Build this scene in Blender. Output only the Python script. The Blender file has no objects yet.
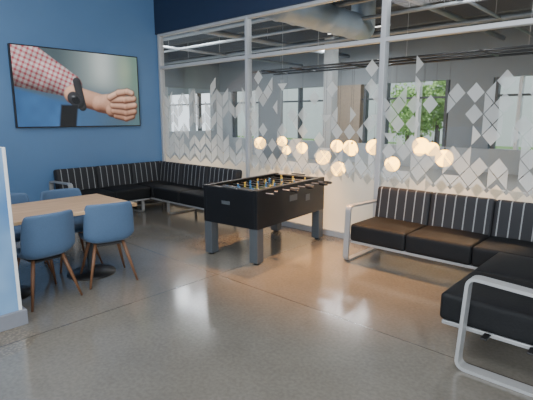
import bpy, bmesh, math, random
import numpy as np
from mathutils import Vector, Matrix
random.seed(7)
S=bpy.context.scene
COL=S.collection
# ------------------------------------------------------------ materials
def nt(name):
    m=bpy.data.materials.new(name); m.use_nodes=True
    n=m.node_tree; n.nodes.clear()
    out=n.nodes.new('ShaderNodeOutputMaterial')
    return m,n,out
def N(n,t,**k):
    x=n.nodes.new(t)
    for a,b in k.items(): setattr(x,a,b)
    return x
def pbr(name,col,rough=.5,metal=0,noise=0,nscale=20,bump=0,emit=None,estr=0,spec=.5,sheen=0):
    m,n,out=nt(name)
    b=N(n,'ShaderNodeBsdfPrincipled')
    b.inputs['Base Color'].default_value=(*col,1); b.inputs['Roughness'].default_value=rough
    b.inputs['Metallic'].default_value=metal; b.inputs['Specular IOR Level'].default_value=spec
    if sheen: b.inputs['Sheen Weight'].default_value=sheen
    if emit: b.inputs['Emission Color'].default_value=(*emit,1); b.inputs['Emission Strength'].default_value=estr
    if noise or bump:
        tc=N(n,'ShaderNodeTexCoord'); no=N(n,'ShaderNodeTexNoise'); no.inputs['Scale'].default_value=nscale; no.inputs['Detail'].default_value=4
        n.links.new(tc.outputs['Object'],no.inputs['Vector'])
        if noise:
            mx=N(n,'ShaderNodeMixRGB'); mx.inputs['Color1'].default_value=(*[c*(1-noise) for c in col],1); mx.inputs['Color2'].default_value=(*[min(1,c*(1+noise)) for c in col],1)
            n.links.new(no.outputs['Fac'],mx.inputs['Fac']); n.links.new(mx.outputs['Color'],b.inputs['Base Color'])
        if bump:
            bp=N(n,'ShaderNodeBump'); bp.inputs['Strength'].default_value=bump; bp.inputs['Distance'].default_value=.01
            n.links.new(no.outputs['Fac'],bp.inputs['Height']); n.links.new(bp.outputs['Normal'],b.inputs['Normal'])
    n.links.new(b.outputs['BSDF'],out.inputs['Surface'])
    return m
def math_(n,op,a,b=None,c=None):
    x=N(n,'ShaderNodeMath',operation=op)
    for i,v in enumerate((a,b,c)):
        if v is None: continue
        if isinstance(v,(int,float)): x.inputs[i].default_value=v
        else: n.links.new(v,x.inputs[i])
    return x.outputs[0]

M_blue=pbr('blue_wall_paint',(.105,.212,.39),.32,noise=.14,nscale=.9,bump=.02)
M_navy=pbr('navy_paint',(.012,.026,.065),.55,noise=.05,nscale=2)
M_white=pbr('white_paint',(.72,.74,.75),.5,noise=.03,nscale=3)
M_alu=pbr('satin_aluminium',(.50,.52,.55),.42,.3,noise=.04,nscale=30)
M_steel=pbr('silver_powder_coat',(.41,.42,.43),.4,.4,noise=.04,nscale=40)
M_black=pbr('black_upholstery',(.007,.0078,.0095),.65,noise=.3,nscale=60,bump=.15,spec=.3)
M_blackp=pbr('black_plastic',(.012,.012,.013),.35,noise=.1,nscale=30)
M_lam=pbr('black_laminate',(.009,.010,.012),.3,noise=.2,nscale=12,spec=.35)
M_grleg=pbr('charcoal_leg_paint',(.062,.073,.084),.4,noise=.08,nscale=15)
M_chair=pbr('blue_chair_fabric',(.060,.115,.208),.75,noise=.12,nscale=90,bump=.15,sheen=.1)
M_walnut=pbr('walnut_leg',(.16,.075,.037),.45,noise=.25,nscale=14)
M_ceil=pbr('ceiling_paint',(.5,.5,.5),.8,noise=.03)
M_dceil=pbr('dark_open_ceiling',(.045,.05,.056),.85,noise=.15,nscale=2)
M_duct=pbr('galvanised_duct',(.36,.44,.54),.45,.2,noise=.08,nscale=5)
M_grey=pbr('grey_wall_paint',(.19,.21,.225),.6,noise=.08,nscale=1.5)
M_lgrey=pbr('light_grey_wall_paint',(.38,.41,.43),.6,noise=.08,nscale=1.5)
M_base=pbr('grey_vinyl_base',(.19,.20,.23),.6,noise=.06)
M_tan=pbr('tan_brick',(.30,.24,.18),.8,noise=.2,nscale=12)
M_green=pbr('tree_leaves',(.24,.40,.13),.8,noise=.4,nscale=6)
M_bark=pbr('tree_bark',(.12,.09,.07),.8,noise=.3)
M_globe=pbr('glowing_opal_glass',(1,.78,.35),.3,noise=.02,emit=(1,.50,.055),estr=11)
M_lawn=pbr('lawn',(.12,.22,.07),.9,noise=.3,nscale=2)
M_floor2=pbr('beyond_floor',(.38,.35,.31),.35,noise=.08,nscale=3)
M_lamp=pbr('added_lamp_diffuser',(.9,.9,.9),.4,noise=.01,emit=(1,.97,.93),estr=3)

def floor_mat():
    m,n,out=nt('polished_concrete')
    b=N(n,'ShaderNodeBsdfPrincipled'); tc=N(n,'ShaderNodeTexCoord')
    g=N(n,'ShaderNodeTexNoise'); g.inputs['Scale'].default_value=.75; g.inputs['Detail'].default_value=6; g.inputs['Roughness'].default_value=.6
    n.links.new(tc.outputs['Object'],g.inputs['Vector'])
    cr=N(n,'ShaderNodeValToRGB'); e=cr.color_ramp.elements
    e[0].position=.3; e[0].color=(.122,.114,.099,1); e[1].position=.7; e[1].color=(.184,.170,.146,1)
    n.links.new(g.outputs['Fac'],cr.inputs['Fac'])
    s=N(n,'ShaderNodeTexNoise'); s.inputs['Scale'].default_value=40; s.inputs['Detail'].default_value=4
    n.links.new(tc.outputs['Object'],s.inputs['Vector'])
    cr2=N(n,'ShaderNodeValToRGB'); e=cr2.color_ramp.elements
    e[0].position=.35; e[0].color=(.88,.88,.88,1); e[1].position=.65; e[1].color=(1.08,1.08,1.08,1)
    n.links.new(s.outputs['Fac'],cr2.inputs['Fac'])
    mu=N(n,'ShaderNodeMixRGB',blend_type='MULTIPLY'); mu.inputs['Fac'].default_value=.9
    n.links.new(cr.outputs['Color'],mu.inputs['Color1']); n.links.new(cr2.outputs['Color'],mu.inputs['Color2'])
    sp=N(n,'ShaderNodeSeparateXYZ'); gm=N(n,'ShaderNodeNewGeometry'); n.links.new(gm.outputs['Position'],sp.inputs[0])
    def near(o,v,w): return math_(n,'LESS_THAN',math_(n,'ABSOLUTE',math_(n,'SUBTRACT',o,v)),w)
    j=near(sp.outputs['X'],3.95,.0045); 
    for o,v in (('Y',-2.1),('X',8.1),('Y',-6.2)): j=math_(n,'MAXIMUM',j,near(sp.outputs[o],v,.0045))
    dx=math_(n,'SUBTRACT',sp.outputs['X'],3.85); dy=math_(n,'SUBTRACT',sp.outputs['Y'],-4.15)
    d=math_(n,'SQRT',math_(n,'ADD',math_(n,'MULTIPLY',dx,dx),math_(n,'MULTIPLY',dy,dy)))
    s3=N(n,'ShaderNodeTexNoise'); s3.inputs['Scale'].default_value=6; n.links.new(tc.outputs['Object'],s3.inputs['Vector'])
    d=math_(n,'ADD',d,math_(n,'MULTIPLY',s3.outputs['Fac'],.2))
    pm=N(n,'ShaderNodeMapRange'); pm.inputs['From Min'].default_value=.36; pm.inputs['From Max'].default_value=.42; pm.inputs['To Min'].default_value=.8; pm.inputs['To Max'].default_value=0
    n.links.new(d,pm.inputs['Value'])
    v=N(n,'ShaderNodeTexVoronoi'); v.inputs['Scale'].default_value=45; n.links.new(tc.outputs['Object'],v.inputs['Vector'])
    cr3=N(n,'ShaderNodeValToRGB'); e=cr3.color_ramp.elements
    e[0].color=(.28,.24,.18,1); e[1].position=.6; e[1].color=(.14,.12,.095,1); n.links.new(v.outputs['Distance'],cr3.inputs['Fac'])
    mp=N(n,'ShaderNodeMixRGB'); n.links.new(pm.outputs[0],mp.inputs['Fac']); n.links.new(mu.outputs['Color'],mp.inputs['Color1']); n.links.new(cr3.outputs['Color'],mp.inputs['Color2'])
    mj=N(n,'ShaderNodeMixRGB'); n.links.new(j,mj.inputs['Fac']); n.links.new(mp.outputs['Color'],mj.inputs['Color1']); mj.inputs['Color2'].default_value=(.055,.05,.044,1)
    n.links.new(mj.outputs['Color'],b.inputs['Base Color'])
    rr=math_(n,'ADD',math_(n,'MULTIPLY',g.outputs['Fac'],.12),.10)
    n.links.new(rr,b.inputs['Roughness']); b.inputs['Coat Weight'].default_value=.25; b.inputs['Coat Roughness'].default_value=.12
    n.links.new(b.outputs[0],out.inputs[0]); return m
M_floor=floor_mat()

def stripe_mat():
    m,n,out=nt('black_fabric_white_stripes')
    b=N(n,'ShaderNodeBsdfPrincipled'); b.inputs['Roughness'].default_value=.75
    tc=N(n,'ShaderNodeTexCoord'); sp=N(n,'ShaderNodeSeparateXYZ'); n.links.new(tc.outputs['Object'],sp.inputs[0])
    x=sp.outputs['X']
    f=math_(n,'FRACT',math_(n,'MULTIPLY',x,1/.105))
    a=math_(n,'LESS_THAN',math_(n,'ABSOLUTE',math_(n,'SUBTRACT',f,.5)),.06)
    mx=N(n,'ShaderNodeMixRGB'); n.links.new(a,mx.inputs['Fac']); mx.inputs['Color1'].default_value=(.018,.019,.023,1); mx.inputs['Color2'].default_value=(.24,.25,.26,1)
    n.links.new(mx.outputs[0],b.inputs['Base Color']); n.links.new(b.outputs[0],out.inputs[0]); return m
M_stripe=stripe_mat()

def wood_mat():
    m,n,out=nt('oak_veneer')
    b=N(n,'ShaderNodeBsdfPrincipled'); b.inputs['Roughness'].default_value=.35
    tc=N(n,'ShaderNodeTexCoord'); mp=N(n,'ShaderNodeMapping'); mp.inputs['Scale'].default_value=(22,1.2,5)
    n.links.new(tc.outputs['Object'],mp.inputs[0]); no=N(n,'ShaderNodeTexNoise'); no.inputs['Scale'].default_value=2; no.inputs['Detail'].default_value=6
    n.links.new(mp.outputs[0],no.inputs['Vector']); cr=N(n,'ShaderNodeValToRGB'); e=cr.color_ramp.elements
    e[0].position=.3; e[0].color=(.36,.22,.115,1); e[1].position=.7; e[1].color=(.60,.41,.24,1)
    n.links.new(no.outputs['Fac'],cr.inputs[0]); n.links.new(cr.outputs[0],b.inputs['Base Color']); n.links.new(b.outputs[0],out.inputs[0]); return m
M_wood=wood_mat()

def glass_mat():
    m,n,out=nt('clear_glass')
    t=N(n,'ShaderNodeBsdfTransparent'); t.inputs[0].default_value=(.95,.96,.96,1)
    g=N(n,'ShaderNodeBsdfGlossy'); g.inputs['Roughness'].default_value=.02
    lw=N(n,'ShaderNodeLayerWeight'); lw.inputs['Blend'].default_value=.5
    r=math_(n,'ADD',math_(n,'MULTIPLY',math_(n,'POWER',lw.outputs['Facing'],5.0),.7),.03)
    mx=N(n,'ShaderNodeMixShader'); n.links.new(r,mx.inputs[0]); n.links.new(t.outputs[0],mx.inputs[1]); n.links.new(g.outputs[0],mx.inputs[2])
    n.links.new(mx.outputs[0],out.inputs[0]); return m
M_glass=glass_mat()
def film_mat(name,tr,col=(.78,.80,.79),tlf=.5):
    m,n,out=nt(name)
    d=N(n,'ShaderNodeBsdfDiffuse'); tl=N(n,'ShaderNodeBsdfTranslucent'); t=N(n,'ShaderNodeBsdfTransparent')
    tc=N(n,'ShaderNodeTexCoord'); no=N(n,'ShaderNodeTexNoise'); no.inputs['Scale'].default_value=2.5; n.links.new(tc.outputs['Object'],no.inputs['Vector'])
    mc=N(n,'ShaderNodeMixRGB'); mc.inputs[1].default_value=(*[c*.85 for c in col],1); mc.inputs[2].default_value=(*col,1); n.links.new(no.outputs[0],mc.inputs[0])
    n.links.new(mc.outputs[0],d.inputs[0]); n.links.new(mc.outputs[0],tl.inputs[0])
    a=N(n,'ShaderNodeMixShader'); a.inputs[0].default_value=tlf; n.links.new(d.outputs[0],a.inputs[1]); n.links.new(tl.outputs[0],a.inputs[2])
    b=N(n,'ShaderNodeMixShader'); b.inputs[0].default_value=tr; n.links.new(a.outputs[0],b.inputs[1]); n.links.new(t.outputs[0],b.inputs[2])
    n.links.new(b.outputs[0],out.inputs[0]); return m
M_film=film_mat('frosted_film',.06,(.95,.90,.80),.6)
M_film2=film_mat('frosted_film_silver',.38,(.82,.87,.90),.45)
M_film3=film_mat('frosted_film_white',.28,(.84,.89,.92),.45)

# ------------------------------------------------------------ mesh helpers
def mk(name,verts,faces,mat,smooth=False,loc=(0,0,0),rot=(0,0,0),parent=None):
    me=bpy.data.meshes.new(name); me.from_pydata([tuple(v) for v in verts],[],faces); me.validate(); me.update()
    bm=bmesh.new(); bm.from_mesh(me); bmesh.ops.recalc_face_normals(bm,faces=bm.faces); bm.to_mesh(me); bm.free()
    if smooth:
        for p in me.polygons: p.use_smooth=True
    if mat: me.materials.append(mat)
    o=bpy.data.objects.new(name,me); COL.objects.link(o); o.location=loc; o.rotation_euler=rot
    if parent: o.parent=parent
    return o
def box(name,c,d,mat,bev=0,parent=None,rot=(0,0,0),seg=2):
    bm=bmesh.new(); bmesh.ops.create_cube(bm,size=1); bmesh.ops.scale(bm,vec=d,verts=bm.verts)
    if bev: bmesh.ops.bevel(bm,geom=list(bm.edges),offset=bev,segments=seg,affect='EDGES',profile=.5)
    me=bpy.data.meshes.new(name); bm.to_mesh(me); bm.free()
    if mat: me.materials.append(mat)
    o=bpy.data.objects.new(name,me); COL.objects.link(o); o.location=c; o.rotation_euler=rot
    if parent: o.parent=parent
    return o
def rbox(name,c,d,r,mat,parent=None,rot=(0,0,0),puff=0,puffaxis=2,k=4,n=8):
    """rounded box with optional pillow puff, origin at centre"""
    bm=bmesh.new(); vm={}
    def axis(h):
        L=[-h+r*(1-math.cos(math.pi/2*i/k)) for i in range(k)]
        mid=[-(h-r)+2*(h-r)*i/n for i in range(n+1)]
        return L+mid+[-v for v in reversed(L)]
    H=[x/2 for x in d]; A=[axis(h) for h in H]
    def V(p):
        q=[max(-(H[i]-r),min(H[i]-r,p[i])) for i in range(3)]
        dv=Vector([p[i]-q[i] for i in range(3)])
        if dv.length>1e-9: dv=dv.normalized()*r
        w=[q[i]+dv[i] for i in range(3)]
        if puff:
            a=puffaxis; o=[i for i in range(3) if i!=a]
            s=1
            for i in o: s*=max(0,1-(w[i]/H[i])**4)
            w[a]+=puff*s*(1 if w[a]>0 else -.3)*min(1,abs(w[a])/H[a])
        key=tuple(round(x,5) for x in p)
        if key not in vm: vm[key]=bm.verts.new(w)
        return vm[key]
    for a in range(3):
        b,c2=[i for i in range(3) if i!=a]
        for s in (-1,1):
            for i in range(len(A[b])-1):
                for j in range(len(A[c2])-1):
                    vs=[]
                    for (ii,jj) in ((i,j),(i+1,j),(i+1,j+1),(i,j+1)):
                        p=[0,0,0]; p[a]=s*H[a]; p[b]=A[b][ii]; p[c2]=A[c2][jj]; vs.append(V(p))
                    try: bm.faces.new(vs)
                    except ValueError: pass
    bmesh.ops.remove_doubles(bm,verts=bm.verts,dist=1e-5)
    bmesh.ops.recalc_face_normals(bm,faces=bm.faces)
    me=bpy.data.meshes.new(name); bm.to_mesh(me); bm.free()
    for p in me.polygons: p.use_smooth=True
    me.materials.append(mat)
    o=bpy.data.objects.new(name,me); COL.objects.link(o); o.location=c; o.rotation_euler=rot
    if parent: o.parent=parent
    return o
def tube(name,p0,p1,r0,r1,mat,parent=None,seg=16,rings=None):
    """tapered round bar between points; rings=[(t,r)]"""
    p0=Vector(p0);p1=Vector(p1);d=(p1-p0);z=d.normalized()
    x=z.orthogonal().normalized(); y=z.cross(x)
    R=rings or [(0,r0),(1,r1)]
    vs=[];fs=[]
    for t,r in R:
        c=d*t
        for i in range(seg):
            a=2*math.pi*i/seg; vs.append(c+x*math.cos(a)*r+y*math.sin(a)*r)
    for k in range(len(R)-1):
        for i in range(seg): fs.append((k*seg+i,k*seg+(i+1)%seg,(k+1)*seg+(i+1)%seg,(k+1)*seg+i))
    fs.append(tuple(range(seg))); fs.append(tuple((len(R)-1)*seg+i for i in range(seg)))
    o=mk(name,vs,fs,mat,False,loc=p0,parent=parent)
    for p in o.data.polygons: p.use_smooth=len(p.vertices)==4
    return o
def sphere(name,c,r,mat,parent=None,sc=(1,1,1),u=20,v=12):
    bm=bmesh.new(); bmesh.ops.create_uvsphere(bm,u_segments=u,v_segments=v,radius=r); bmesh.ops.scale(bm,vec=sc,verts=bm.verts)
    me=bpy.data.meshes.new(name); bm.to_mesh(me); bm.free()
    for p in me.polygons: p.use_smooth=True
    me.materials.append(mat); o=bpy.data.objects.new(name,me); COL.objects.link(o); o.location=c
    if parent: o.parent=parent
    return o
def rounded_path(pts,r,closed=True,k=6):
    out=[];n=len(pts)
    for i in range(n):
        p=Vector(pts[i])
        if not closed and i in (0,n-1): out.append(p); continue
        a=Vector(pts[i-1]);b=Vector(pts[(i+1)%n])
        da=(a-p).normalized();db=(b-p).normalized()
        ang=da.angle(db); t=min(r/math.tan(ang/2),(a-p).length*.49,(b-p).length*.49)
        s=p+da*t;e=p+db*t
        for j in range(k+1):
            u=j/k; out.append(s*(1-u)**2+p*2*u*(1-u)+e*u*u)
    return out
def flatbar(name,pts,nrm,w,th,mat,parent=None,closed=True,r=.06):
    """sweep rectangular section: w along nrm (plane normal), th in plane"""
    P=rounded_path(pts,r,closed); nrm=Vector(nrm); n=len(P); vs=[];fs=[]
    for i,p in enumerate(P):
        a=P[i-1] if (closed or i>0) else P[i]; b=P[(i+1)%n] if (closed or i<n-1) else P[i]
        t=(b-a).normalized(); s=t.cross(nrm).normalized()
        for (u,v) in ((-1,-1),(1,-1),(1,1),(-1,1)): vs.append(p+nrm*u*w/2+s*v*th/2)
    m=n if closed else n-1
    for i in range(m):
        j=(i+1)%n
        for k in range(4): fs.append((i*4+k,i*4+(k+1)%4,j*4+(k+1)%4,j*4+k))
    if not closed: fs.append((0,1,2,3)); fs.append(tuple((n-1)*4+k for k in range(4)))
    o=mk(name,vs,fs,mat,parent=parent)
    return o
def thing(name,label,cat,loc=(0,0,0),rz=0,group=None):
    e=bpy.data.objects.new(name,None); COL.objects.link(e); e.location=loc; e.rotation_euler=(0,0,rz); e.empty_display_size=.1
    e['label']=label; e['category']=cat
    if group: e['group']=group
    return e
def deepcopy(o,parent=None):
    c=o.copy(); COL.objects.link(c)
    if parent: c.parent=parent
    for ch in list(o.children): deepcopy(ch,c)
    return c
def struct(o): o['kind']='structure'; return o

# ------------------------------------------------------------ room shell
struct(box('floor',(5.5,-4.5,-.05),(11.2,9.2,.1),M_floor))
struct(box('wall_left',(-.1,-4.5,2.1),(.2,9.0,4.2),M_blue))
struct(box('ceiling',(5.5,-4.5,4.25),(11.2,9.2,.1),M_ceil))
struct(box('wall_back',(5.5,.05,3.66),(11.2,.24,1.16),M_navy))
struct(box('wall_front',(5.5,-9.05,2.1),(11.2,.1,4.2),M_white))
struct(box('wall_right',(11.05,-4.5,2.1),(.1,9.0,4.2),M_white))
def f_mural():
    m,n,out=nt('light_blue_mural'); b=N(n,'ShaderNodeBsdfPrincipled'); b.inputs['Roughness'].default_value=.45
    tc=N(n,'ShaderNodeTexCoord'); no=N(n,'ShaderNodeTexNoise'); no.inputs['Scale'].default_value=2.2; n.links.new(tc.outputs['Object'],no.inputs['Vector'])
    cr=N(n,'ShaderNodeValToRGB'); e=cr.color_ramp.elements; e[0].position=.35; e[0].color=(.08,.20,.41,1); e[1].position=.65; e[1].color=(.20,.35,.55,1)
    n.links.new(no.outputs[0],cr.inputs[0]); n.links.new(cr.outputs[0],b.inputs[0]); n.links.new(b.outputs[0],out.inputs[0]); return m
HP=1.38
struct(box('wall_partition',(3.60,-5.65,HP/2),(.16,3.5,HP),f_mural()))
struct(box('trim_1',(3.602,-3.889,HP/2),(.166,.024,HP+.004),M_white,.003))
struct(box('baseboard_partition',(3.61,-5.61,.06),(.2,3.52,.12),M_base,.004))
struct(box('baseboard_left',(.01,-4.5,.05),(.02,9.0,.1),M_base))
# glazing frame
xs=[.06,2.33,4.60,6.88,9.15,11.0]
ti=2
for i,x in enumerate(xs):
    w=.05 if i<2 else .065
    struct(box('trim_%d'%ti,(x,0,1.54),(w,.10,3.08),M_alu,.004)); ti+=1
for z,hh in ((3.06,.045),(2.49,.05),(.04,.08)):
    for i in range(len(xs)-1):
        a=xs[i]+.03;b=xs[i+1]-.03
        struct(box('trim_%d'%ti,((a+b)/2,0,z),(b-a,.09,hh),M_alu,.004)); ti+=1
def film(pane,x0,x1,parent):
    vs=[];fs=[];mi=[]
    def poly(p):
        q=[]
        for x,z in p:
            q.append((max(x0,min(x1,x)),z))
        if max(a[0] for a in q)-min(a[0] for a in q)<.01: return
        b=len(vs); vs.extend((a[0],-.012,a[1]) for a in q); fs.append(tuple(range(b,b+len(q)))); mi.append(0 if random.random()<.6 else 1)
    base=.86
    if pane==0:
        s=.15;H=.17;k=0;x=x0
        while x<x1:
            sl=.13 if k%2 else -.13
            zb=base+(-.02 if k%2 else .11)
            z=zb
            while z<1.95:
                if random.random()<(.95 if z<1.05 else .58 if z<1.8 else .42):
                    hh=H*random.choice((1,1,1,.8))
                    poly([(x+.006,z),(x+s-.006,z+sl),(x+s-.006,z+sl+hh),(x+.006,z+hh)])
                z+=H+.014
            x+=s;k+=1
    else:
        w=.19;hz=.22
        k=0;x=x0
        while x<x1+w:
            top=random.choice((1.75,1.9,2.05,2.2))
            z=base+(hz/2 if k%2 else 0)
            while z<top:
                g=.007
                q=(z-base)/(top-base)
                dn=.94 if z<1.05 else .74 if z<1.3 else .60-.2*q
                if random.random()<dn:
                    L=(x-w/2+g,z);R=(x+w/2-g,z);T=(x,z+hz/2-g);B=(x,z-hz/2+g)
                    r=random.random()
                    if r<.62: poly([L,B,R,T])
                    elif r<.76: poly([L,B,T])
                    elif r<.90: poly([B,R,T])
                    else: poly([L,B,R])
                z+=hz
            x+=w/2;k+=1
    o=mk('frosted_film',vs,fs,M_film2,parent=parent)
    o.data.materials.append(M_film3)
    if len(o.data.polygons)==len(mi):
        for p_,k_ in zip(o.data.polygons,mi): p_.material_index=k_
    vs=[];x=x0
    st=.095 if pane else .15
    k=0;top=[]
    while x<x1:
        top.append((x,base+(-.05 if k%2 else .05))); x+=st;k+=1
    top.append((x1,base))
    v=[(a,-.012,.08) for a,b in top]+[(a,-.012,b) for a,b in top]; n=len(top)
    f=[(i,i+1,n+i+1,n+i) for i in range(n-1)]
    mk('frosted_film_band',v,f,M_film,parent=parent)
for i in range(len(xs)-1):
    a=xs[i]+.03;b=xs[i+1]-.03
    g=struct(box('window_%d'%(i+1),((a+b)/2,0,1.3),(b-a,.012,2.44),M_glass))
    struct(box('window_%d'%(i+11),((a+b)/2,0,2.775),(b-a,.012,.51),M_glass))
    film(i,a-(a+b)/2,b-(a+b)/2,g)
    for ch in g.children: ch.location=(0,0,-1.3)

# ------------------------------------------------------------ space beyond the glass
struct(box('floor_beyond',(-1,5.1,-.05),(24,10,.1),M_floor2))
struct(box('ceiling_beyond',(-1,5.2,4.25),(24,9.8,.1),M_dceil))
YB=9.0
struct(box('wall_beyond_low',(-1,YB,.35),(24,.2,.7),M_lgrey))
struct(box('wall_beyond_high',(-1,YB,3.45),(24,.2,1.5),M_grey))
M_dframe=pbr('dark_window_frame',(.06,.065,.07),.5,noise=.05)
for i,x in enumerate([-12.5,-10,-7.5,-6.2,-5.0,-3.8,-2.6,-.9,-.1,1.0,1.9,3.3,3.9,4.7,6.0,8.2,10.5]):
    struct(box('trim_%d'%ti,(x,YB,1.7),(.09,.2,2.0),M_dframe if i%3 else M_white)); ti+=1
struct(box('trim_%d'%ti,(-1,YB,2.2),(24,.12,.06),M_dframe)); ti+=1
struct(box('wall_pier',(-1.8,YB,1.7),(1.5,.3,2.0),M_tan))
struct(box('wall_pier_grey',(2.6,YB,1.7),(1.2,.25,2.0),M_grey))
struct(box('wall_pier_light',(-8.2,YB,1.7),(1.2,.25,2.0),M_lgrey))
struct(box('wall_inner_grey',(-3.2,6.6,1.4),(1.0,.15,2.8),M_grey))
struct(box('wall_inner_column',(-.6,6.4,2.1),(.3,.3,4.2),M_lgrey))
XL=-8.5
struct(box('wall_far_low',(XL,4.5,.5),(.2,8.8,1.0),M_lgrey))
struct(box('wall_far_high',(XL,4.5,3.5),(.2,8.8,1.4),M_grey))
for y in (.4,1.8,3.2,4.6,6.0,7.4,8.6):
    struct(box('trim_%d'%ti,(XL,y,1.9),(.2,.2,1.8),M_lgrey)); ti+=1
struct(box('wall_beyond_right',(11.1,4.6,2.1),(.2,9,4.2),M_lgrey))
def duct(x,y0,y1,z,r,elbow=False):
    n=int((y1-y0)/.4); rings=[]
    for i in range(n+1):
        t=i/n
        rings+= [(max(0,t-.012),r),(t,r*1.05),(min(1,t+.012),r)] if 0<i<n else [(t,r)]
    e=thing('ventilation_duct','large round galvanised spiral duct under a dark open ceiling','duct',(x,y0,z))
    tube('duct_pipe',(0,0,0),(0,y1-y0,0),r,r,M_duct,e,seg=28,rings=rings)
    if elbow:
        sphere('duct_elbow',(0,y1-y0,0),r*1.0,M_duct,e,u=28,v=16)
        tube('duct_riser',(0,y1-y0,0),(0,y1-y0,4.2-z),r,r,M_duct,e,seg=28)
    for yy in (.3,(y1-y0)*.75):
        flatbar('hanger_strap',[(-r-.02,yy,0),(-r-.02,yy,3.85-z),(-r-.0,yy,3.85-z),(-r-.0,yy,0)],(0,1,0),.03,.006,M_steel,e,True,.001)
duct(2.30,.3,3.3,3.36,.24,True)
duct(7.9,.5,8.8,3.5,.2)
M_pipe=pbr('grey_pipe_paint',(.25,.27,.29),.5,.3,noise=.1)
for i,(a,b,r) in enumerate([((-6,2.2,3.6),(9,2.2,3.6),.05),((-6,2.9,3.45),(9,2.9,3.45),.035),((3.4,.5,3.7),(3.4,8.7,3.7),.06),((5.3,.5,3.6),(5.3,8.7,3.6),.04),((4.4,.5,3.5),(4.4,8.7,3.5),.03),((-1.5,.5,3.65),(-1.5,8.7,3.65),.07),((-8,4.9,3.5),(9,4.9,3.5),.05),((-3.5,.5,3.5),(-3.5,8.7,3.5),.04)]):
    e=thing('ceiling_pipe','grey painted service pipe hung below an open ceiling','pipe',a,group='ceiling pipes')
    d=Vector(b)-Vector(a)
    tube('pipe_run',(0,0,0),d,r,r,M_pipe,e,12)
    for t in (.15,.5,.85):
        tube('pipe_hanger',d*t,d*t+Vector((0,0,4.2-a[2])),.006,.006,M_steel,e,6)
M_beam=pbr('beam_paint',(.09,.095,.10),.7,noise=.1)
for i,y in enumerate((1.4,4.0,6.2,8.2)):
    b=box('ceiling_beam',(1.2,y,4.03),(19,.14,.34),M_beam,.01)
    b['label']='dark painted steel ceiling beam in an open ceiling'; b['category']='beam'; b['group']='ceiling beams'

tr=thing('lighting_track','black suspended lighting track grid holding pendant cords','track light',(0,3.4,2.72))
for y in (0,.45,.9): tube('track_bar',(-1,y,0),(5.9,y,0),.022,.022,M_blackp,tr,8)
for x in (-.5,.4,1.8,3.2,4.6,5.8): tube('cross_bar',(x,-.1,0),(x,1.0,0),.018,.018,M_blackp,tr,8)
for x in (-.3,.8,3.0,5.2): tube('hanger_rod',(x,.45,0),(x,.45,1.47),.006,.006,M_steel,tr,6)

def globe(x,y,z,r):
    e=thing('globe_pendant_lamp','glowing warm opal globe lamp hanging on a thin black cord','pendant lamp',(x,y,z),group='globe pendant lamps')
    sphere('globe_shade',(0,0,0),r,M_globe,e)
    tube('cord',(0,0,r),(0,0,2.697-z),.0025,.0025,M_blackp,e,6)
    tube('cord_cap',(0,0,r*.93),(0,0,r+.04),.025,.012,M_blackp,e,10)
for q in [(-.66,3.4,.94,.15),(-.30,3.85,.98,.13),(-.52,4.3,.72,.12),(.71,3.4,.88,.13),(1.0,3.85,.64,.17),(1.09,4.3,.90,.15),(2.08,3.4,.90,.13),(1.75,3.85,.92,.16),(1.38,3.4,.72,.13),(1.45,3.85,.40,.17),(2.36,3.85,.95,.17),(3.04,3.4,.66,.15),(3.42,3.85,1.02,.17),(3.84,3.4,1.0,.13),(3.91,3.85,.80,.17),(3.2,4.3,.9,.12)]:
    globe(*q)

struct(box('floor_lawn',(-1,20,-.3),(60,20,.2),M_lawn))
struct(box('floor_terrace',(-16,5,-.3),(14,9.8,.2),M_lawn))
struct(box('wall_building_outside',(-6,26,2.5),(46,.5,5.5),M_lgrey))
def tree(x,y,s):
    e=thing('tree','leafy green deciduous tree standing on a lawn outside','tree',(x,y,-.2),group='trees outside the windows')
    tube('trunk',(0,0,0),(0,0,1.8*s),.12*s,.08*s,M_bark,e,10)
    cl=[(Vector((random.uniform(-.9,.9),random.uniform(-.9,.9),1.2+random.uniform(0,1.9)))*s,random.uniform(.5,.8)*s) for _ in range(14)]
    vs=[];fs=[]
    for k in range(3600):
        c,r=random.choice(cl)
        d=Vector([random.gauss(0,1) for _ in range(3)]).normalized()*r*random.random()**.4
        u=Vector([random.gauss(0,1) for _ in range(3)]).normalized(); w=u.orthogonal().normalized()
        q=random.uniform(.05,.085)*s; b=len(vs); o=c+d
        vs+=[o-u*q,o+w*q*.6,o+u*q,o-w*q*.6]; fs.append((b,b+1,b+2,b+3))
    mk('foliage',vs,fs,M_green,parent=e)
for x,y,s in [(.2,12.6,1.05),(-3.6,18,1.1),(-14,3.5,.9)]: tree(x,y,s)

# ------------------------------------------------------------ television
tv=thing('television','large flat television showing a hand and wristwatch on blue wall','television',(.0,-1.545,2.04),rz=0)
W,HH=2.07,1.20
box('tv_body',(.045,0,0),(.06,W,HH),M_blackp,.008,tv)
flatbar('bezel',[(.078,-W/2+.008,-HH/2+.008),(.078,W/2-.008,-HH/2+.008),(.078,W/2-.008,HH/2-.008),(.078,-W/2+.008,HH/2-.008)],(1,0,0),.008,.016,M_blackp,tv,True,.004)
box('wall_mount',(.01,0,0),(.02,.6,.4),M_blackp,.002,tv)
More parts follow.
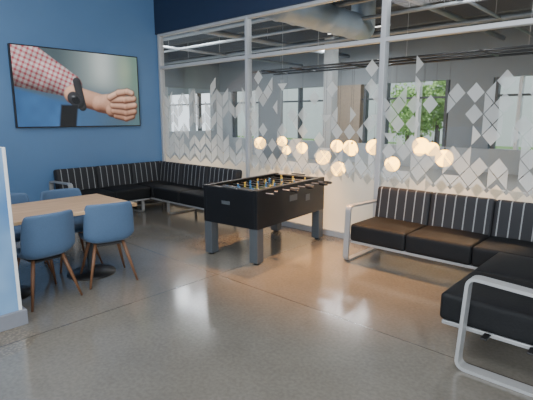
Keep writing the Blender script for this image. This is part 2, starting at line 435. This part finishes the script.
# the picture on the screen: a grid of coloured vertices
def screen_picture():
    nx,ny=320,184; A=(W-.03)/(HH-.03)
    gx,gy=np.meshgrid(np.linspace(0,A,nx),np.linspace(0,1,ny))
    rng=np.random.RandomState(3)
    def smooth_noise(k):
        g=rng.rand(k+3,int(k*A)+4)
        fy=gy*k; fx=gx*k; iy=fy.astype(int); ix=fx.astype(int); ty=fy-iy; tx=fx-ix
        ty=ty*ty*(3-2*ty); tx=tx*tx*(3-2*tx)
        return (g[iy,ix]*(1-tx)+g[iy,ix+1]*tx)*(1-ty)+(g[iy+1,ix]*(1-tx)+g[iy+1,ix+1]*tx)*ty
    n1=smooth_noise(3);n2=smooth_noise(9);n3=smooth_noise(40)
    C=np.zeros((ny,nx,3))
    def lay(alpha,col):
        nonlocal C
        a=alpha[...,None]; C=C*(1-a)+np.asarray(col)*a
    def ss(x,a,b):
        t=np.clip((x-a)/(b-a),0,1); return t*t*(3-2*t)
    c=lambda *v: np.array(v)
    base=c(.075,.11,.125); C[:]=base
    lay(ss(gx,.5,1.15)*(1-ss(gy,.35,.75)),c(.27,.33,.33))
    lay(np.exp(-((gx-1.18)/.16)**2)*(1-ss(gy,.2,.6))*.85,c(.56,.62,.60))
    lay(ss(gx,1.3,1.7)*(.5+.5*n1),c(.12,.22,.17))
    lay(np.exp(-((gx-1.52)/.12)**2-((gy-.22)/.25)**2)*.6,c(.36,.44,.30))
    lay(ss(gy,.4,.8)*(1-ss(gx,.9,1.7))*.9,c(.05,.13,.27))
    lay(ss(gy,.55,1)*ss(gx,.9,1.4)*.6,c(.07,.13,.20))
    e=gy-(.50+.22*gx/.8)
    sh=(.6+.6*n1+.25*(n2-.5))[...,None]
    lay(ss(e,-.02,.05)*(1-ss(gx,.62,.86)),c(.05,.16,.38)*sh)
    Lx,Ly,Lz=-.35,-.65,.67
    def cap(p0,r0,p1,r1,w=.008):
        dx,dy=p1[0]-p0[0],p1[1]-p0[1]; l2=dx*dx+dy*dy
        t=np.clip(((gx-p0[0])*dx+(gy-p0[1])*dy)/l2,0,1)
        qx=gx-(p0[0]+t*dx); qy=gy-(p0[1]+t*dy); r=r0+(r1-r0)*t
        d=np.sqrt(qx*qx+qy*qy); k=np.clip(d/r,0,1)
        nz=np.sqrt(1-k*k*.96); nxx=qx/r; nyy=qy/r
        lam=np.clip(nxx*Lx+nyy*Ly+nz*Lz,0,1)
        return ss(r-d,-w,w),lam,t,(qx*-dy+qy*dx)/math.sqrt(l2)
    a,l,t,s=cap((-.12,.12),.36,(.72,.46),.16)
    al,sx=(gx*.93+gy*.37),(-gx*.37+gy*.93)
    k=1/.062
    p1=((al*k)%1<.42)*.5+((sx*k)%1<.42)*.5
    pl=np.where(p1[...,None]<.25,c(.72,.66,.66),np.where(p1[...,None]<.75,c(.64,.34,.35),c(.48,.09,.12)))
    fold=(.75+.5*n2)[...,None]
    lay(a,pl*(.18+.95*l[...,None])*fold)
    def skin(l,m=1): 
        f=(.12+1.0*l)*m*(.86+.28*n2)*(.95+.1*n3)
        return c(.74,.43,.30)*f[...,None]**c(.9,1.1,1.2)
    for (p0,r0,p1_,r1) in [((.74,.58),.125,(1.16,.69),.125),((1.12,.69),.125,(1.42,.70),.17)]:
        a,l,t,s=cap(p0,r0,p1_,r1); lay(a,skin(l))
    a,l,t,s=cap((1.30,.78),.10,(1.58,.82),.10); lay(a,skin(l,.8))
    def finger(pts,r,m=1):
        for (p0,p1_) in zip(pts[:-1],pts[1:]):
            a,l,t,s=cap(p0,r*1.2,p1_,r*1.2,.014); lay(a*.4,c(.14,.05,.03))
        for i,(p0,p1_) in enumerate(zip(pts[:-1],pts[1:])):
            a,l,t,s=cap(p0,r,p1_,r*.92,.006); lay(a,skin(l,m))
    finger([(1.36,.86),(1.52,.90),(1.63,.87)],.042,.8)
    finger([(1.33,.79),(1.53,.82),(1.66,.80)],.048,.9)
    finger([(1.32,.71),(1.53,.73),(1.67,.71)],.050,1)
    finger([(1.32,.63),(1.52,.63),(1.66,.61)],.050,1.05)
    finger([(1.28,.60),(1.42,.53),(1.56,.51),(1.63,.53)],.048,1.1)
    a,l,t,s=cap((1.60,.50),.022,(1.635,.52),.018,.004); lay(a*.6,c(.75,.52,.42))
    for (x,y) in [(1.53,.63),(1.54,.73),(1.54,.82)]:
        lay(np.exp(-((gx-x)/.02)**2-((gy-y)/.028)**2)*.35,c(.25,.10,.06))
    a,l,t,s=cap((.80,.40),.055,(.86,.74),.055,.006); lay(a,c(.03,.03,.035)*(.3+1.2*l[...,None]))
    a,l,t,s=cap((.74,.62),.085,(.80,.68),.085,.006); lay(a,c(.025,.025,.03)*(.3+1.4*l[...,None]))
    a,l,t,s=cap((.765,.645),.05,(.78,.66),.05,.006); lay(a,c(.004,.005,.008))
    lay(np.exp(-((gx-.74)/.02)**2-((gy-.60)/.01)**2)*.7,c(.35,.37,.4))
    d=np.maximum(np.abs(gx-.66+ (gy-.85)*.15)-.12,np.abs(gy-.88)-.17)
    lay(ss(-d,-.015,.02),c(.006,.007,.010))
    lay(ss(-np.abs(d),-.008,0)*.25,c(.1,.12,.16))
    C=np.clip(C,0,1)
    y=(gx/A-.5)*(W-.03); z=(.5-gy)*(HH-.03)
    vs=np.stack([np.full_like(y,.0),y,z],-1).reshape(-1,3)
    idx=np.arange(nx*ny).reshape(ny,nx)
    f=np.stack([idx[:-1,:-1],idx[1:,:-1],idx[1:,1:],idx[:-1,1:]],-1).reshape(-1,4)
    me=bpy.data.meshes.new('screen'); me.from_pydata(vs.tolist(),[],f.tolist()); me.update()
    ca=me.color_attributes.new('picture','FLOAT_COLOR','POINT')
    ca.data.foreach_set('color',np.concatenate([C.reshape(-1,3),np.ones((nx*ny,1))],1).astype(np.float32).ravel())
    m,n,out=nt('screen_picture')
    at=N(n,'ShaderNodeAttribute',attribute_name='picture'); em=N(n,'ShaderNodeEmission'); em.inputs[1].default_value=1.1
    g=N(n,'ShaderNodeBsdfPrincipled'); g.inputs['Base Color'].default_value=(.01,.01,.01,1); g.inputs['Roughness'].default_value=.25
    ad=N(n,'ShaderNodeAddShader'); n.links.new(at.outputs['Color'],em.inputs[0]); n.links.new(em.outputs[0],ad.inputs[0]); n.links.new(g.outputs[0],ad.inputs[1]); n.links.new(ad.outputs[0],out.inputs[0])
    me.materials.append(m)
    o=bpy.data.objects.new('screen',me); COL.objects.link(o); o.parent=tv; o.location=(.0785,0,0)
    o['label']='lit screen with hands, plaid sleeve and dark watch'
screen_picture()

# ------------------------------------------------------------ sofas
def run(par,loc,rz,seats,back0,back1,depth=.75,arm0=False,arm1=False,armd=None,armo=.035,skiplegs=(),barw=.065):
    e=bpy.data.objects.new('sofa_section',None); COL.objects.link(e); e.parent=par; e.location=loc; e.rotation_euler=(0,0,rz); e.empty_display_size=.1
    L0=seats[0];L1=seats[-1]; armd=armd or depth
    for a,b in zip(seats[:-1],seats[1:]):
        rbox('seat_cushion',((a+b)/2,-depth/2-.05,.340),(b-a-.002,depth-.12,.19),.03,M_black,e,puff=.010,n=6)
    box('seat_frame',((L0+L1)/2,-depth/2-.02,.230),(L1-L0-.02,depth-.10,.03),M_steel,.006,e)
    for a,b in zip(back0,back1):
        rbox('back_cushion',((a+b)/2,-.12,.58),(b-a-.004,.15,.42),.035,M_stripe,e,rot=(math.radians(-8),0,0),puff=.012,puffaxis=1,n=8)
    lx=[L0+.12,L1-.12]
    if L1-L0>1.6: lx.append((L0+L1)/2)
    for i,x in enumerate(lx):
        if (arm0 and x<L0+.2) or (arm1 and x>L1-.2) or i in skiplegs: continue
        flatbar('sled_leg',[(x,-.10,.215),(x,-.10,.012),(x,-depth+.08,.012),(x,-depth+.08,.215)],(1,0,0),.05,.02,M_steel,e,False,.05)
    for on,x in ((arm0,L0-armo),(arm1,L1+armo)):
        if on:
            flatbar('arm_frame',[(x,-.02,.012),(x,-armd+.0,.012),(x,-armd+.03,.625),(x,-.02,.60)],(1,0,0),barw,.022,M_steel,e,True,.06)
            for yy in (-.2,-armd+.14):
                box('arm_bracket',(x-(armo/2 if x>L0 else -armo/2),yy,.240),(armo,.04,.012),M_blackp,.003,e)
    return e
so=thing('sectional_sofa','black corner sofa with white striped backs beside blue wall','sofa',(.04,-.06,0))
run(so,(0,-2.06,0),math.radians(90),[0,.66,1.31],[0,.66,1.31],[.66,1.31,1.97],arm0=True)
run(so,(0,0,0),0,[.0,.78,1.50,2.24],[.16,.86,1.55],[.86,1.55,2.24])
so2=thing('sectional_sofa','black corner sofa with silver loop arms against frosted glass','sofa',(4.72,-.08,0))
run(so2,(0,0,0),0,[0,.65,1.30,2.3],[0,.65,1.30],[.65,1.30,2.14],arm0=True,skiplegs=(2,))
run(so2,(2.3,0,0),math.radians(-90),[.732,1.38,2.02],[.16,.76,1.40],[.76,1.40,2.02],depth=.79,arm1=True,armd=.60,armo=.09,skiplegs=(0,),barw=.08)

# ------------------------------------------------------------ foosball table
ft=thing('foosball_table','black foosball table with charcoal square legs and coloured players on rods','game table',(3.61,-.96,0),rz=math.radians(6))
L,Wd,zt,zb=1.44,.79,.82,.40
box('cabinet_side',(Wd/2-.02,0,(zt+zb)/2),(.04,L,zt-zb),M_lam,.004,ft)
box('cabinet_side',(-Wd/2+.02,0,(zt+zb)/2),(.04,L,zt-zb),M_lam,.004,ft)
box('cabinet_end',(0,L/2-.02,(zt+zb)/2),(Wd-.08,.04,zt-zb),M_lam,.003,ft)
box('cabinet_end',(0,-L/2+.02,(zt+zb)/2),(Wd-.08,.04,zt-zb),M_lam,.003,ft)
box('playfield',(0,0,.68),(Wd-.08,L-.08,.02),pbr('green_playfield',(.015,.07,.05),.4,noise=.05),0,ft)
box('cabinet_bottom',(0,0,zb+.01),(Wd-.09,L-.09,.02),M_lam,0,ft)
for s in (-1,1):
    box('goal_mouth',(0,s*(L/2-.043),.72),(.2,.006,.08),M_blackp,0,ft)
    box('top_rail_trim',(s*(Wd/2-.03),0,zt+.004),(.06,L,.008),M_blackp,.002,ft)
    box('end_shelf',(0,s*(L/2-.06),zt-.01),(Wd-.09,.10,.02),M_lam,.002,ft)
    box('score_counter',(0,s*(L/2-.02),zt+.018),(.22,.015,.02),M_grleg,.003,ft)
    for t in (-1,1):
        box('leg',(s*(Wd/2-.058),t*(L/2-.06),.222),(.11,.115,.405),M_grleg,.004,ft)
        tube('leveler_foot',(s*(Wd/2-.058),t*(L/2-.06),0),(s*(Wd/2-.058),t*(L/2-.06),.03),.035,.03,M_blackp,ft,16)
box('coin_plate',(Wd/2+.003,-.02,.66),(.006,.16,.07),M_grleg,.002,ft)['label']='grey coin slot plate'
box('ball_return',(Wd/2+.003,.30,.62),(.006,.10,.08),M_grleg,.002,ft)
box('end_badge',(-.05,-L/2-.003,.655),(.12,.006,.04),M_grleg,.002,ft)
M_yel=pbr('yellow_player',(.55,.38,.06),.4,noise=.05); M_red=pbr('blue_player',(.03,.15,.34),.4,noise=.05); M_chr=pbr('chrome_rod',(.20,.20,.21),.4,.9,noise=.02)
cnt=[3,2,3,5,5,3,2,3]; own=[0,0,1,0,1,0,1,1]
for i in range(8):
    y=-L/2+.16+i*(L-.32)/7
    sh=random.uniform(-.05,.05); hs=1 if own[i] else -1
    e0=.08
    r=tube('rod',(-Wd/2-e0+sh,y,.785),(Wd/2+e0+sh,y,.785),.007,.007,M_chr,ft,10)
    span=Wd+2*e0
    hx=span if hs>0 else 0
    tube('handle',(hx-.01*hs,0,0),(hx+.11*hs,0,0),.018,.016,M_blackp,r,12,rings=[(0,.012),(.1,.018),(.5,.02),(.85,.018),(1,.012)])
    n=cnt[i]; mt=M_yel if own[i] else M_red
    for k in range(n):
        px_=span/2+(k-(n-1)/2)*(.62/ n if n>3 else .19)
        m=rbox('player_figure',(px_,0,-.015),(.024,.020,.068),.008,mt,r,k=2,n=2)
        sphere('player_head',(0,0,.044),.012,mt,m,u=10,v=8)
        box('player_foot',(0,0,-.042),(.020,.030,.018),mt,.003,m)
    for a,b in ((.15,.18),(span-.18,span-.15)):
        tube('rod_bumper',(a,0,0),(b,0,0),.017,.017,M_blackp,r,12)

# ------------------------------------------------------------ dining table and chairs
dt=thing('dining_table','rectangular oak veneer table with two black pedestal bases','table',(2.94,-3.37,0))
box('table_top',(0,0,.733),(.84,1.48,.034),M_wood,.005,dt)
for y in (.42,-.42):
    tube('pedestal_base',(0,y,0),(0,y,.03),.24,.2,M_blackp,dt,36,rings=[(0,.24),(.3,.24),(1,.05)])
    tube('pedestal_post',(0,y,.02),(0,y,.70),.038,.038,M_grleg,dt,20)
    box('top_plate',(0,y,.708),(.4,.3,.015),M_blackp,.002,dt)

def chair_proto(loc,rz):
    e=thing('dining_chair','blue upholstered shell chair with tapered walnut legs at an oak table','chair',loc,rz,'dining chairs')
    prof=[(.235,.405),(.21,.43),(.12,.432),(0,.42),(-.12,.415),(-.195,.43),(-.225,.48),(-.238,.58),(-.248,.68),(-.256,.765),(-.258,.81)]
    hw=[.19,.215,.230,.236,.240,.242,.242,.240,.234,.224,.208]
    lift=[.0,.01,.02,.035,.06,.07,.04,.01,.0,0,-.006]
    fwd=[0,0,0,.0,.01,.035,.065,.075,.07,.065,.055]
    nu=14;vs=[];fs=[]
    for i,(y,z) in enumerate(prof):
        for j in range(nu+1):
            u=-1+2*j/nu
            vs.append((hw[i]*u*(1-.02*abs(u)),y+fwd[i]*abs(u)**2.6,z+lift[i]*abs(u)**4))
    for i in range(len(prof)-1):
        for j in range(nu): a=i*(nu+1)+j; fs.append((a,a+1,a+nu+2,a+nu+1))
    s=mk('seat_shell',vs,fs,M_chair,True,parent=e)
    m=s.modifiers.new('sol','SOLIDIFY'); m.thickness=.034; m.offset=0
    m=s.modifiers.new('sub','SUBSURF'); m.levels=1; m.render_levels=2
    box('under_frame',(0,-.01,.385),(.26,.26,.022),M_blackp,.004,e)
    for sx in (-1,1):
        for sy in (-1,1):
            tube('leg',(sx*.13,sy*.12-.01,.40),(sx*.225,sy*.225-.01,0),.017,.010,M_walnut,e,12,rings=[(0,.016),(.3,.017),(1,.009)])
    return e
c1=chair_proto((3.25,-3.55,0),math.radians(96))
def place(x,y,a):
    c=deepcopy(c1); c.location=(x,y,0); c.rotation_euler=(0,0,math.radians(a)); return c
place(3.21,-2.91,76)
place(2.52,-2.95,-92)
place(2.44,-3.47,-88)

# ------------------------------------------------------------ lights
def area(loc,rot,size,sy,power,col=(1,1,1)):
    l=bpy.data.lights.new('area','AREA'); l.shape='RECTANGLE'; l.size=size; l.size_y=sy; l.energy=power; l.color=col
    o=bpy.data.objects.new('area_light',l); COL.objects.link(o); o.location=loc; o.rotation_euler=rot; return o
area((4.6,-4.0,4.15),(0,0,0),5,3,205,(.98,.98,1))
area((8.2,-8.8,2.3),(math.radians(90),0,0),5,2.6,430,(.88,.95,1))
area((10.9,-4,2.2),(0,math.radians(90),0),2.6,5,130,(.93,.97,1))
def spot(loc,tgt,power,ang,col=(1,.45,.12),soft=.15,blend=.9):
    l=bpy.data.lights.new('spot','SPOT'); l.energy=power; l.spot_size=math.radians(ang); l.spot_blend=blend; l.shadow_soft_size=soft; l.color=col
    o=bpy.data.objects.new('spot_light',l); COL.objects.link(o); o.location=loc
    o.rotation_euler=(Vector(tgt)-Vector(loc)).to_track_quat('-Z','Y').to_euler()
spot((4.8,-.4,4.1),(4.9,-1.15,0),1500,42,soft=.05,col=(1,.47,.14))  # added warm spots without fittings, making the light pool on the floor
spot((3.2,-.3,4.1),(3.95,-1.2,0),1300,38,soft=.05,col=(1,.47,.14))
for i,(x,y) in enumerate([(-6,2.6),(-2.5,2.6),(1.0,5.2),(5.2,2.4),(-5,6.8),(-1,7.2),(8,4.5)]):  # added linear lamps, put in to brighten the space beyond the glass
    e=thing('added_fill_lamp','added white linear fill lamp suspended under a dark open ceiling','added fill lamp',(x,y,3.75),group='added linear fill lamps')
    box('lamp_housing',(0,0,.03),(1.8,.08,.06),M_blackp,.005,e); box('lamp_diffuser',(0,0,-.005),(1.76,.06,.012),M_lamp,0,e)
    for s in (-.7,.7): tube('hanger_wire',(s,0,.06),(s,0,.45),.004,.004,M_steel,e,6)
    area((x,y,3.73),(0,0,0),1.7,.06,100,(.93,.97,1))
spot((3.4,1.2,2.4),(3.4,.0,.2),700,50,(1,.56,.22))  # added warm spots behind the glass, giving the lower film its glow
spot((5.6,1.2,2.4),(5.6,.0,.2),520,50,(1,.58,.25))
spot((1.2,1.2,2.4),(1.2,.0,.2),260,50,(1,.76,.52))
sun=bpy.data.lights.new('sun','SUN'); sun.energy=3.5; sun.angle=.02; sun.color=(1,.96,.88)
o=bpy.data.objects.new('sun',sun); COL.objects.link(o); o.rotation_euler=(math.radians(40),math.radians(12),0)
w=bpy.data.worlds.new('world'); S.world=w; w.use_nodes=True; n=w.node_tree; bg=n.nodes['Background']
bg.inputs[0].default_value=(.84,.92,1,1); bg.inputs[1].default_value=2.2

# ------------------------------------------------------------ camera
f=448.0;p=math.atan(83/448);h=1.6;yaw=math.radians(47.3)
fw=(-math.cos(yaw),math.sin(yaw)); rt=(math.sin(yaw),math.cos(yaw))
cam=bpy.data.cameras.new('camera'); co=bpy.data.objects.new('camera',cam); COL.objects.link(co); S.camera=co
cam.sensor_width=36; cam.lens=f/533*36; cam.clip_start=.05
F=Vector((fw[0]*math.cos(p),fw[1]*math.cos(p),-math.sin(p))); R=Vector((rt[0],rt[1],0)); U=R.cross(F)
co.matrix_world=Matrix(((R.x,U.x,-F.x,7.32),(R.y,U.y,-F.y,-5.0),(R.z,U.z,-F.z,h),(0,0,0,1)))
